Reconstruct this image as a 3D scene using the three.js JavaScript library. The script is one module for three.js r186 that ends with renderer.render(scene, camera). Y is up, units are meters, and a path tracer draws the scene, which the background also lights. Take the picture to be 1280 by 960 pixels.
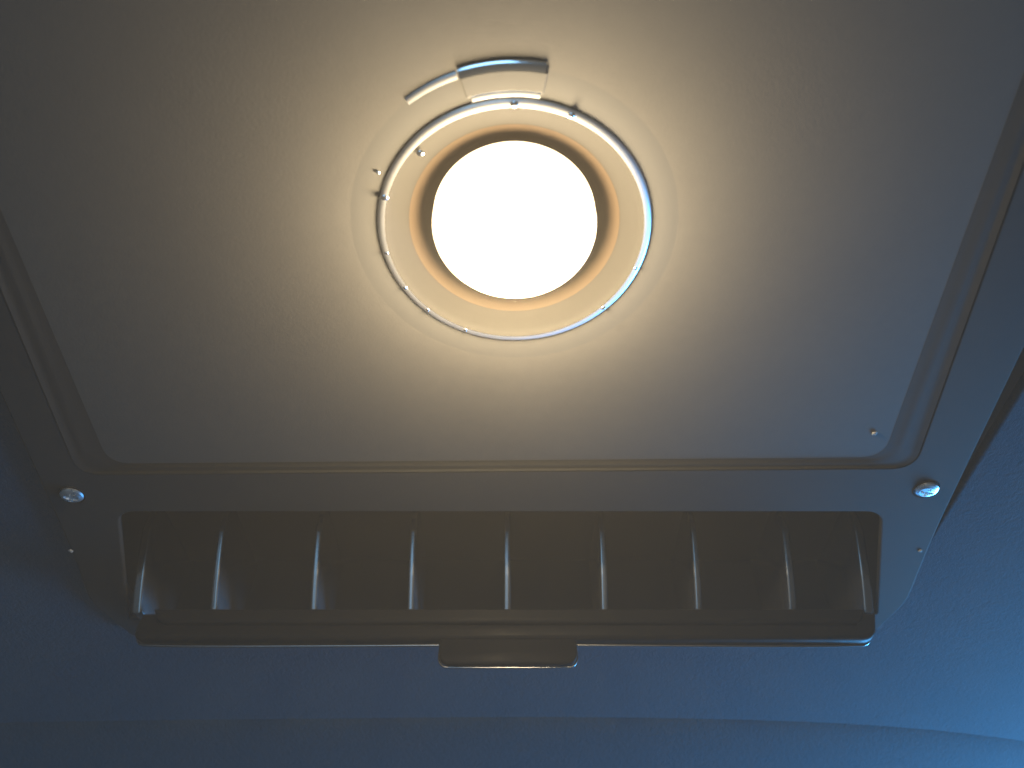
import * as THREE from 'three';
import { RectAreaLightUniformsLib } from 'three/addons/lights/RectAreaLightUniformsLib.js';
import { RoundedBoxGeometry } from 'three/addons/geometries/RoundedBoxGeometry.js';
import { mergeGeometries, mergeVertices, toCreasedNormals } from 'three/addons/utils/BufferGeometryUtils.js';
import { ImprovedNoise } from 'three/addons/math/ImprovedNoise.js';
import { Brush, Evaluator, SUBTRACTION } from 'three-bvh-csg';

// ---------------------------------------------------------------- camera, light, exposure
const W = 1280, H = 960, FOV = 54, TILT = THREE.MathUtils.degToRad(42);
const EYE = new THREE.Vector3(0, 1.0, 0), CEIL = 1.19;           // phone held 19 cm under the roof lining
const scene = new THREE.Scene();
const camera = new THREE.PerspectiveCamera(FOV, W / H, 0.01, 20);
camera.position.copy(EYE);
camera.up.set(0, Math.sin(TILT), Math.cos(TILT));
camera.lookAt(EYE.x, EYE.y + Math.cos(TILT), EYE.z - Math.sin(TILT));
camera.focus = 0.275; camera.userData.fStop = 13;

scene.background = new THREE.Color().setRGB(0.003, 0.005, 0.008);
scene.fog = new THREE.FogExp2(new THREE.Color().setRGB(1.0, 0.93, 0.80), 0.092);
RectAreaLightUniformsLib.init();
function windowLight(name, color, intensity, w, h, from, to) {
  const l = new THREE.RectAreaLight(new THREE.Color().setRGB(...color), intensity, w, h);
  l.name = name; l.position.set(...from); l.lookAt(...to); scene.add(l); return l;
}
windowLight('windscreen_light', [0.07, 0.38, 1.0], 1.7, 0.90, 0.60, [0.50, CEIL - 0.50, -1.05], [0, CEIL - 0.1, 0]);
windowLight('side_window_light', [0.08, 0.44, 1.0], 78.0, 0.34, 0.20, [0.60, CEIL - 0.17, -0.66], [0.27, CEIL, -0.46]);
windowLight('rear_window_light', [0.30, 0.64, 1.0], 3.6, 0.62, 1.10, [-0.30, CEIL - 0.76, 1.2], [0, CEIL - 0.05, -0.2]);
const renderer = new THREE.WebGLRenderer({ antialias: true });
renderer.toneMapping = THREE.LinearToneMapping;
renderer.toneMappingExposure = 1;
renderer.shadowMap.enabled = true;
renderer.setSize(1024, 768);

// ---------------------------------------------------------------- helpers
let seed = 7;
const rnd = () => ((seed = (seed * 1664525 + 1013904223) >>> 0) / 4294967296);
const F = H / 2 / Math.tan(THREE.MathUtils.degToRad(FOV / 2));
const cs = Math.cos(TILT), sn = Math.sin(TILT);
// where the line of sight measured in the photograph meets the level d below the lining: a point of the real plan, in metres
function plan(X, Y, d = 0) {
  const a = (X - W / 2) / F, b = (H / 2 - Y) / F, t = (CEIL - d - EYE.y) / (cs + b * sn);
  return new THREE.Vector2(a * t, (-sn + b * cs) * t);
}
const used = {};
function numbered(n) { const k = used[n] = (used[n] ?? -1) + 1; return k ? `${n}_${String(k).padStart(3, '0')}` : n; }
function thing(name, label, category, x, d, z, group) {
  const g = new THREE.Group(); g.name = numbered(name); g.position.set(x, CEIL - d, z);
  g.userData = { label, category }; if (group) g.userData.group = group;
  scene.add(g); return g;
}
// geometry is written in plan coordinates (x, height relative to the lining, z) and moved to its parent's base
function part(name, geo, mat, parent) {
  const m = new THREE.Mesh(geo, mat); m.name = name; m.castShadow = m.receiveShadow = true;
  if (parent) { let p = parent; const o = new THREE.Vector3(); while (p && p !== scene) { o.add(p.position); p = p.parent; } geo.translate(-o.x, CEIL - o.y, -o.z); parent.add(m); }
  else { m.position.y = CEIL; scene.add(m); }
  return m;
}
function structure(name, geo, mat) { const m = part(name, geo, mat); m.userData.kind = 'structure'; return m; }
// a level plate: outline (x, z) from depth d0 down to d1
function plate(outline, holes, d0, d1, bevel = 0, segs = 3) {
  const s = new THREE.Shape(outline); s.holes = holes.map(h => new THREE.Path(h));
  const g = new THREE.ExtrudeGeometry(s, { depth: d1 - d0 - 2 * bevel, bevelEnabled: bevel > 0, bevelSize: bevel, bevelThickness: bevel, bevelOffset: -bevel, bevelSegments: segs, curveSegments: 24 });
  g.rotateX(Math.PI / 2); g.translate(0, -d0 - bevel, 0);
  return toCreasedNormals(g, 0.12);
}
// rounds the corners of a polygon
function rounded(pts, r) {
  const out = [], n = pts.length;
  pts.forEach((p, i) => {
    const rr = Array.isArray(r) ? r[i] : r, A = pts[(i + n - 1) % n], B = pts[(i + 1) % n];
    if (!rr) { out.push(p.clone()); return; }
    const a = A.clone().sub(p), b = B.clone().sub(p), q = Math.min(rr, a.length() * 0.45, b.length() * 0.45);
    const s = p.clone().add(a.setLength(q)), e = p.clone().add(b.setLength(q));
    for (let k = 0; k <= 8; k++) { const t = k / 8; out.push(new THREE.Vector2((1 - t) ** 2 * s.x + 2 * t * (1 - t) * p.x + t * t * e.x, (1 - t) ** 2 * s.y + 2 * t * (1 - t) * p.y + t * t * e.y)); }
  });
  return out;
}
function circle(c, r, n = 96) { return Array.from({ length: n }, (_, i) => new THREE.Vector2(c.x + r * Math.cos(i / n * 2 * Math.PI), c.y + r * Math.sin(i / n * 2 * Math.PI))); }

// ---------------------------------------------------------------- materials
const noise = new ImprovedNoise();
function texture(n, f, srgb) {
  const a = new Uint8Array(n * n * 4);
  for (let y = 0; y < n; y++) for (let x = 0; x < n; x++) { const v = Math.max(0, Math.min(255, f(x, y) * 255)), k = (y * n + x) * 4; a[k] = a[k + 1] = a[k + 2] = v; a[k + 3] = 255; }
  const t = new THREE.DataTexture(a, n, n); t.wrapS = t.wrapT = THREE.RepeatWrapping; t.magFilter = THREE.LinearFilter; t.minFilter = THREE.LinearMipmapLinearFilter; t.generateMipmaps = true;
  if (srgb) t.colorSpace = THREE.SRGBColorSpace; t.needsUpdate = true; return t;
}
const tile = (x, y, n, f, z) => { const u = x / n, v = y / n, k = (a, b) => noise.noise(a * f, b * f, z); return (k(u, v) * (1 - u) + k(u - 1, v) * u) * (1 - v) + (k(u, v - 1) * (1 - u) + k(u - 1, v - 1) * u) * v; };
const grainTex = texture(512, (x, y) => 0.5 + 0.34 * tile(x, y, 512, 120, 1.3) + 0.26 * tile(x, y, 512, 61, 4.1) + 0.16 * (rnd() - 0.5));
const clothTex = texture(512, (x, y) => 0.5 + 0.30 * tile(x, y, 512, 90, 2.3) + 0.20 * tile(x, y, 512, 33, 6.1) + 0.40 * (rnd() - 0.5));
const smudgeTex = texture(512, (x, y) => 0.72 + 0.22 * tile(x, y, 512, 5, 9.2) + 0.20 * tile(x, y, 512, 14, 3.7) + 0.10 * tile(x, y, 512, 47, 5.5) + 0.06 * (rnd() - 0.5));
const clothTone = texture(512, (x, y) => 0.80 + 0.10 * tile(x, y, 512, 90, 2.3) + 0.05 * tile(x, y, 512, 9, 7.7) + 0.16 * (rnd() - 0.5));
const faintTex = texture(512, (x, y) => 0.86 + 0.05 * tile(x, y, 512, 6, 9.2) + 0.05 * tile(x, y, 512, 40, 3.7) + 0.05 * (rnd() - 0.5) - 0.25 * Math.max(0, tile(x, y, 512, 23, 8.8) - 0.42));
const scaled = (t, r) => { const c = t.clone(); c.repeat.set(r, r); c.needsUpdate = true; return c; };
const mat = (name, rgb, roughness, extra = {}) => { const m = new THREE.MeshPhysicalMaterial({ color: new THREE.Color().setRGB(...rgb), roughness, ...extra }); m.name = name; return m; };
const M = {
  lining: mat('lining', [0.036, 0.054, 0.067], 0.95, { bumpMap: scaled(clothTex, 9), bumpScale: 0.00045, map: scaled(clothTone, 9), specularIntensity: 0.15 }),
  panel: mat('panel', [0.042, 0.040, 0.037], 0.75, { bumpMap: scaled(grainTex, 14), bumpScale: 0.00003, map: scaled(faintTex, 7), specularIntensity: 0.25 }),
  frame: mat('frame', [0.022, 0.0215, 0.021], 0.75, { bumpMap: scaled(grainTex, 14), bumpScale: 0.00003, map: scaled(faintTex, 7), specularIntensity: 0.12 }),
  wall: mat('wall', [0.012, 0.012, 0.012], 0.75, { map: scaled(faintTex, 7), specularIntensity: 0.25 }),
  vent: mat('vent', [0.004, 0.004, 0.0045], 0.65, { specularIntensity: 0.04, roughnessMap: scaled(smudgeTex, 11) }),
  fin: mat('fin', [0.010, 0.010, 0.0105], 0.27, { ior: 2.2 }),
  dark: mat('dark', [0.004, 0.004, 0.004], 0.95, { specularIntensity: 0.2 }),
  bezel: mat('bezel', [0.0375, 0.0365, 0.0345], 0.7, { map: scaled(faintTex, 9), specularIntensity: 0.3 }),
  ring: mat('ring', [0.0085, 0.0078, 0.0068], 0.7, { specularIntensity: 0.15 }),
  ring_metal: mat('ring_metal', [0.70, 0.71, 0.73], 0.40, { metalness: 1 }),
  trim: mat('trim', [0.88, 0.90, 0.92], 0.14, { metalness: 1 }),
  cup: mat('cup', [0.019, 0.013, 0.008], 0.7, { specularIntensity: 0.1 }),
  chrome: mat('chrome', [0.78, 0.80, 0.82], 0.16, { metalness: 1 }),
  steel: mat('steel', [0.90, 0.93, 0.95], 0.42, { metalness: 1, roughnessMap: scaled(smudgeTex, 60) }),
  lint: mat('lint', [0.16, 0.16, 0.16], 0.95),
  lamp: mat('lamp_glass', [0.9, 0.85, 0.75], 0.4, { emissive: new THREE.Color().setRGB(1, 0.80, 0.50), emissiveIntensity: 4 }),
};

// ---------------------------------------------------------------- the roof lining: a cloth sheet with a hole under the panel, stepping up at a seam towards the windscreen
const P = (X, Y, d) => plan(X, Y, d);
const seam = [[-700, 935], [-300, 914], [0, 907], [200, 904], [400, 902], [640, 900], [800, 901], [950, 904], [1100, 911], [1250, 926], [1500, 965], [1900, 1040]].map(([x, y]) => P(x, y, 0));
const curve = new THREE.SplineCurve(seam), seamPts = curve.getPoints(80);
{
  const rect = (x0, z0, x1, z1) => [[x0, z0], [x1, z0], [x1, z1], [x0, z1]].map(p => new THREE.Vector2(...p));
  const out = [new THREE.Vector2(-0.75, 0.40), ...[new THREE.Vector2(-0.75, seamPts[0].y), ...seamPts, new THREE.Vector2(0.80, seamPts[80].y)].filter(p => p.x >= -0.75 && p.x <= 0.80), new THREE.Vector2(0.80, 0.40)];
  structure('ceiling', plate(out, [rect(-0.174, -0.335, 0.174, 0.06)], -0.004, 0, 0.0012), M.lining);
  // trim beyond the seam: its edge rolls up 2.5 mm, then it runs on towards the windscreen, dipping slightly
  const nx = 120, nz = 40, pos = [], uv = [], idx = [];
  for (let i = 0; i <= nx; i++) {
    const x = -0.75 + 1.55 * i / nx; let k = 0; while (k < 79 && seamPts[k + 1].x < x) k++;
    const f = THREE.MathUtils.clamp((x - seamPts[k].x) / (seamPts[k + 1].x - seamPts[k].x), 0, 1), zs = seamPts[k].y + (seamPts[k + 1].y - seamPts[k].y) * f;
    for (let j = 0; j <= nz; j++) { const s = j / nz, z = zs + 0.006 - s * s * 0.42 - s * 0.05; pos.push(x, 0.0012 - 0.034 * s, z); uv.push(x, z); }
  }
  for (let i = 0; i < nx; i++) for (let j = 0; j < nz; j++) { const a = i * (nz + 1) + j, b = a + nz + 1; idx.push(a, a + 1, b, b, a + 1, b + 1); }
  const g = new THREE.BufferGeometry(); g.setAttribute('position', new THREE.Float32BufferAttribute(pos, 3)); g.setAttribute('uv', new THREE.Float32BufferAttribute(uv, 2)); g.setIndex(idx); g.computeVertexNormals();
  structure('ceiling_trim', g, M.lining);
  const welt = new THREE.TubeGeometry(new THREE.CatmullRomCurve3(seamPts.filter(p => p.x > -0.75 && p.x < 0.8).map(p => new THREE.Vector3(p.x, 0.0002, p.y))), 300, 0.0007, 8);
  { const u = welt.attributes.uv; for (let i = 0; i < u.count; i++) u.setXY(i, u.getX(i) * 1.5, u.getY(i) * 0.006); }
  structure('ceiling_seam', welt, M.lining);
}

// ---------------------------------------------------------------- overhead panel
const DF = 0.0032, DC = 0.0019;                         // flange level, recessed centre level
const outer = rounded([P(-330, -170, DF), P(0, 493, DF), P(90, 690, DF), P(112, 752, DF), P(166, 796, DF), P(1094, 790, DF), P(1134, 752, DF), P(1168, 668, DF), P(1280, 436, DF), P(1620, -170, DF)], [0, 0, 0.02, 0.008, 0.004, 0.004, 0.008, 0.02, 0, 0]);
const recessAt = (grow, d) => rounded([P(-190 - grow, -130, d), P(112 - grow, 588 + grow * 0.35, d), P(1128 + grow, 580 + grow * 0.35, d), P(1385 + grow, -130, d)], [0.01, 0.009, 0.009, 0.01]);
const ventHole = rounded([P(148, 640, DF), P(160, 774, DF), P(1096, 768, DF), P(1102, 640, DF)], [0.007, 0.002, 0.002, 0.007]);
const lampC = P(643, 296, DC + 0.002);
const LR = 0.0445;
const panel = thing('overhead_panel', 'black moulded plastic ceiling panel with recessed centre around the glowing lamp', 'ceiling panel', 0, 0, -0.09);
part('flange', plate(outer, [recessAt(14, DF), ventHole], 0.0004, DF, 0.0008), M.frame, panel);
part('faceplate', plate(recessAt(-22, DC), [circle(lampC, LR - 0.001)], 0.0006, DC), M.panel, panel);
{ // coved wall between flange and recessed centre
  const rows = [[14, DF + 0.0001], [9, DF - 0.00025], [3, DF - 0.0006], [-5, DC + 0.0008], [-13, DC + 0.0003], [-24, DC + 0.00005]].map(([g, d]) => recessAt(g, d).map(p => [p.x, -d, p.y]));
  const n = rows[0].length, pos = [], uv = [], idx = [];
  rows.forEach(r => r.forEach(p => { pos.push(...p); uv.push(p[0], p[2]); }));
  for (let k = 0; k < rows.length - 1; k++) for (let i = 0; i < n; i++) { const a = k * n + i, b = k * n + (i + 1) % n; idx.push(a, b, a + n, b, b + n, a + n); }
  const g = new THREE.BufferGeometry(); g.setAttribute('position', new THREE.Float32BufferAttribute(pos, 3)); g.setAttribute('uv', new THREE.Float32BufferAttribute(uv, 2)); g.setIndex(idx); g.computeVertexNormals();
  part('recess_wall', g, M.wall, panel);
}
// screws: domed heads with a cut cross
{
  const prof = [[0, 0.0030], [0.0014, 0.0029], [0.0028, 0.0024], [0.0038, 0.0015], [0.0043, 0.0006], [0.0043, -0.001], [0, -0.001]].map(p => new THREE.Vector2(...p)).reverse();
  const ev = new Evaluator(); ev.attributes = ['position', 'normal'];
  let head = new Brush(new THREE.LatheGeometry(prof, 40)); head.geometry.deleteAttribute('uv');
  for (const [w, l] of [[0.0015, 0.0052], [0.0052, 0.0015]]) { const b = new Brush(new THREE.BoxGeometry(w, 0.0026, l)); b.geometry.deleteAttribute('uv'); b.position.y = 0.0026; b.updateMatrixWorld(); head.updateMatrixWorld(); head = ev.evaluate(head, b, SUBTRACTION); }
  const base = toCreasedNormals(head.geometry, 0.5);
  for (const [X, Y, spin, tx, tz, label] of [[89, 621, 0.5, 0.10, 0.10, 'cross-head screw near the left end of the vent'], [1159, 614, 0.15, 0.12, -0.12, 'cross-head screw near the right end of the vent']]) {
    const c = P(X, Y, DF + 0.001), g = base.clone();
    g.scale(1, 0.65, 1); g.rotateX(Math.PI); g.rotateY(spin); g.rotateX(tx); g.rotateZ(tz);
    g.setAttribute('uv', new THREE.Float32BufferAttribute(new Float32Array(g.attributes.position.count * 2).map((_, i) => g.attributes.position.array[(i >> 1) * 3 + (i & 1) * 2]), 2));
    g.translate(c.x, -DF, c.y);
    const s = part('screw', g, M.steel, panel); s.userData.label = label;
    // washer-like countersink ring round the head
    const w = new THREE.TorusGeometry(0.0047, 0.0004, 8, 40); w.rotateX(Math.PI / 2); w.translate(c.x, -DF + 0.0001, c.y); part('countersink', w, M.dark, s);
  }
}

// ---------------------------------------------------------------- air vent
const zFin = -0.297, fwd = (X, Y, z) => { const a = (X - 640) / F, b = (480 - Y) / F, t = z / (-sn + b * cs); return { x: a * t, d: CEIL - EYE.y - t * (cs + b * sn) }; };
const vent = thing('air_vent', 'wide black slatted air vent set into the panel below the lamp', 'air vent', 0, DF, zFin);
{
  const zn = P(640, 640, DF).y + 0.001, zb = -0.340, x0 = fwd(146, 760, zFin).x - 0.004, x1 = fwd(1108, 760, zFin).x + 0.004, top = 0.045;
  const box = (w, h, d, x, y, z) => new THREE.BoxGeometry(w, h, d).translate(x, y, z);
  part('housing', mergeGeometries([
    box(x1 - x0 + 0.004, 0.002, zn - zb, (x0 + x1) / 2, top, (zn + zb) / 2),
    box(x1 - x0 + 0.004, top - 0.0005, 0.002, (x0 + x1) / 2, top / 2 - 0.001, zb + 0.003),
    box(x1 - x0 + 0.004, top + DF - 0.003, 0.002, (x0 + x1) / 2, (top - DF) / 2 + 0.0005, zn + 0.0012),
    box(0.002, top - 0.001, zn - zb - 0.006, x0 - 0.001, top / 2, (zn + zb) / 2),
    box(0.002, top - 0.001, zn - zb - 0.006, x1 + 0.001, top / 2, (zn + zb) / 2),
  ]), M.dark, vent);
  // fins: upright blades of a roller louvre whose front edges bow towards the cabin
  const fin = (th) => {
    const s = new THREE.Shape(); // (along z from the fin line, up)
    s.moveTo(-0.030, -0.004); s.lineTo(0.0, -0.0100);
    s.bezierCurveTo(0.0074, -0.001, 0.0140, 0.0095, 0.0193, 0.0200); s.lineTo(0.0193, 0.034); s.lineTo(-0.030, 0.034); s.closePath();
    const g = new THREE.ExtrudeGeometry(s, { depth: th - 0.0022, bevelEnabled: true, bevelSize: 0.0011, bevelOffset: -0.0003, bevelThickness: 0.0011, bevelSegments: 4, curveSegments: 24 });
    g.rotateY(-Math.PI / 2); g.translate(th / 2 - 0.0011, 0, 0);   // shape x -> z
    return toCreasedNormals(g, 0.7);
  };
  for (const [X, th] of [[177, 0.0044], [272, 0.0031], [395, 0.0030], [515, 0.0030], [634, 0.0030], [754, 0.0031], [870, 0.0031], [986, 0.0034], [1080, 0.0044]]) {
    const x = fwd(X, 750, zFin).x, g = fin(th); g.translate(x, 0, zFin); part('fin', g, M.fin, vent);
  }
  // lip: bar hanging below the fins, with a rounded lower edge and chamfered ends
  const L = fwd(163, 797, zFin).x, R = fwd(1094, 794, zFin).x, lt = fwd(182, 764, zFin).x, rt = fwd(1088, 755, zFin).x;
  const d0 = fwd(640, 766, zFin).d, d1 = fwd(640, 798, zFin).d;
  const lip = (xl, xr, xlb, xrb, da, db, th, z, bev) => {
    const s = new THREE.Shape(rounded([new THREE.Vector2(xl, -da), new THREE.Vector2(xlb, -db), new THREE.Vector2(xrb, -db), new THREE.Vector2(xr, -da)], [0, 0.006, 0.006, 0]));
    const g = new THREE.ExtrudeGeometry(s, { depth: th - 2 * bev, bevelEnabled: true, bevelSize: bev, bevelOffset: -bev, bevelThickness: bev, bevelSegments: 5, curveSegments: 16 });
    g.translate(0, 0, z - th + bev); return toCreasedNormals(g, 0.7);
  };
  part('lip', lip(lt - 0.001, rt + 0.001, L, R, d0, d1, 0.007, zFin, 0.0016), M.vent, vent);
  part('lip_ridge', lip(lt + 0.004, rt - 0.004, lt + 0.008, rt - 0.008, d0 - 0.001, d0 + (d1 - d0) * 0.5, 0.005, zFin + 0.0022, 0.0016), M.vent, vent);
  const bead = (name, pts, rad) => part(name, new THREE.TubeGeometry(new THREE.CatmullRomCurve3(pts.map(p => new THREE.Vector3(...p)), false, 'centripetal'), 160, rad, 10), M.fin, vent);
  bead('lip_edge', [[L - 0.0002, -d1 + 0.0040, zFin - 0.0052], [L + 0.0020, -d1 + 0.0006, zFin - 0.0056], [L + 0.0080, -d1 - 0.0001, zFin - 0.0056], [0, -d1, zFin - 0.0056], [R - 0.0080, -d1 - 0.0001, zFin - 0.0056], [R - 0.0020, -d1 + 0.0006, zFin - 0.0056], [R + 0.0002, -d1 + 0.0040, zFin - 0.0052]], 0.0006);
  const ta = fwd(549, 800, zFin), tb = fwd(723, 828, zFin);
  part('finger_tab', lip(ta.x, tb.x, ta.x, tb.x, d1 - 0.004, tb.d, 0.0035, zFin - 0.001, 0.0010), M.vent, vent);
  bead('tab_edge', [[ta.x + 0.0001, -d1 - 0.0008, zFin - 0.0043], [ta.x + 0.0003, -tb.d + 0.0028, zFin - 0.0043], [ta.x + 0.0022, -tb.d + 0.0004, zFin - 0.0043], [ta.x + 0.006, -tb.d + 0.0001, zFin - 0.0043], [tb.x - 0.006, -tb.d + 0.0001, zFin - 0.0043], [tb.x - 0.0022, -tb.d + 0.0004, zFin - 0.0043], [tb.x - 0.0003, -tb.d + 0.0028, zFin - 0.0043], [tb.x - 0.0001, -d1 - 0.0008, zFin - 0.0043]], 0.00045);
}

// ---------------------------------------------------------------- lamp
const lamp = thing('ceiling_lamp', 'round lit lamp glowing warm white in a glossy bezel on the panel', 'lamp', lampC.x, DC, lampC.y);
{
  const lathe = (pts, n = 128) => { const g = new THREE.LatheGeometry(pts.map(p => new THREE.Vector2(p[0], -p[1])), n); g.translate(lampC.x, 0.003 - DC, lampC.y); return g; };
  const arc = (cx, cy, r, a0, a1, n) => Array.from({ length: n + 1 }, (_, i) => { const a = a0 + (a1 - a0) * i / n; return [cx + r * Math.cos(a), cy + r * Math.sin(a)]; });
  part('bezel', lathe([[0.0462, 0.0030], [0.0440, 0.00305], [0.0405, 0.0031], [0.0384, 0.0031], [0.0378, 0.0027]]), M.bezel, lamp);
  part('inner_ring', lathe([[0.0367, 0.0038], [0.0360, 0.0030], [0.0350, 0.0018], [0.0325, 0.0006], [0.0300, -0.0010]]), M.ring, lamp);
  part('reflector', lathe([[0.0302, -0.0008], [0.0280, -0.0028], [0.0250, -0.0050], [0.0, -0.0075]]), M.cup, lamp);
  const dome = []; for (let i = 0; i <= 20; i++) { const a = i / 20 * Math.PI / 2; dome.push([0.0236 * Math.cos(a), 0.0000 + 0.0110 * Math.sin(a)]); }
  part('bulb', lathe([[0, -0.0062], [0.0236, -0.0060], ...dome]), M.lamp, lamp);
  // thumb tab at the back of the bezel
  const tab = []; const A0 = Math.PI * 1.5 - 0.30, A1 = Math.PI * 1.5 + 0.18;
  const ring = (r, a0, a1) => Array.from({ length: 17 }, (_, i) => { const a = a0 + (a1 - a0) * i / 16; return new THREE.Vector2(lampC.x + r * Math.cos(a), lampC.y - r * Math.sin(a)); });
  tab.push(...ring(0.0405, A0, A1).reverse(), ...ring(0.0458, A0, A1));
  for (const p of tab) p.y = 2 * lampC.y - p.y, p.y = lampC.y + (lampC.y - p.y);
  part('thumb_tab', plate(tab.map(p => new THREE.Vector2(p.x, p.y)), [], DC + 0.0001, DC + 0.0010, 0.0004, 5), M.bezel, lamp);
  // quarter-round polished edges: they fall away outwards
  const rim = (name, r, w, h, base, a0, a1, m, n = 48) => {
    const prof = Array.from({ length: 11 }, (_, i) => { const t = i / 10 * Math.PI / 2; return new THREE.Vector2(r + w * Math.cos(t), -(DC + base) - h * Math.sin(t)); });
    const g = new THREE.LatheGeometry(prof, n, a0, a1 - a0); g.translate(lampC.x, 0, lampC.y); part(name, g, m, lamp);
  };
  rim('trim_ring', 0.0366, 0.0021, 0.0010, 0.0001, 0, Math.PI * 2, M.ring_metal, 160);
  rim('tab_rim', 0.0456, 0.0024, 0.0012, -0.0001, -0.30, 0.165, M.trim);
  rim('tab_rim', 0.0456, 0.0018, 0.0007, -0.0001, -0.62, -0.31, M.ring_metal);
  rim('tab_ridge', 0.0394, 0.0016, 0.0007, 0.0005, -0.27, 0.16, M.ring_metal);
  // small polished studs round the bezel
  for (const [X, Y, s] of [[643, 138, 1.5], [710, 153, 1.3], [525, 192, 1.4], [476, 245, 1.5], [472, 216, 0.7], [482, 316, 0.8], [505, 360, 0.8], [533, 388, 0.8], [580, 415, 0.8], [755, 385, 1.0], [795, 335, 0.8]]) {
    const c = P(X, Y, DC + 0.0007); if (X !== 525 && X !== 472) c.sub(lampC).setLength(0.0374).add(lampC);
    const g = new THREE.SphereGeometry(0.00065 * s, 16, 12); g.scale(1.2, 0.6, 1); g.translate(c.x, -DC - (X === 472 || X === 525 ? 0.0004 : 0.0010), c.y); part('stud', g, M.chrome, lamp);
  }
  const bulb = new THREE.PointLight(new THREE.Color().setRGB(1, 0.79, 0.49), 0.24); bulb.name = 'bulb_light';
  bulb.position.set(lampC.x, CEIL - 0.0205, lampC.y); bulb.castShadow = true; bulb.shadow.radius = 0.5; scene.add(bulb);
}

// ---------------------------------------------------------------- lint
for (const [X, Y, d, r, label] of [[1093, 541, DC, 0.0010, 'pale lint speck in the right lower corner of the panel recess'], [1150, 688, DF, 0.0009, 'tiny pale speck on the panel edge below the right screw'], [89, 688, DF, 0.0010, 'tiny pale speck on the panel edge below the left screw'], [496, 944, -0.0024, 0.0016, 'grey lint speck on the cloth lining at the bottom of the picture']]) {
  const c = P(X, Y, d), g = mergeVertices(new THREE.IcosahedronGeometry(r, 3)), p = g.attributes.position;
  for (let i = 0; i < p.count; i++) { const k = 0.75 + 0.6 * noise.noise(p.getX(i) / r * 1.7 + X, p.getY(i) / r * 1.7, p.getZ(i) / r * 1.7); p.setXYZ(i, p.getX(i) * k * 1.2, p.getY(i) * k * 0.5, p.getZ(i) * k); }
  g.computeVertexNormals();
  const m = new THREE.Mesh(g, M.lint); m.name = numbered('lint_speck'); m.position.set(c.x, CEIL - d - r * 0.3, c.y); m.userData = { label, category: 'lint' }; m.castShadow = m.receiveShadow = true; scene.add(m);
}

renderer.render(scene, camera);
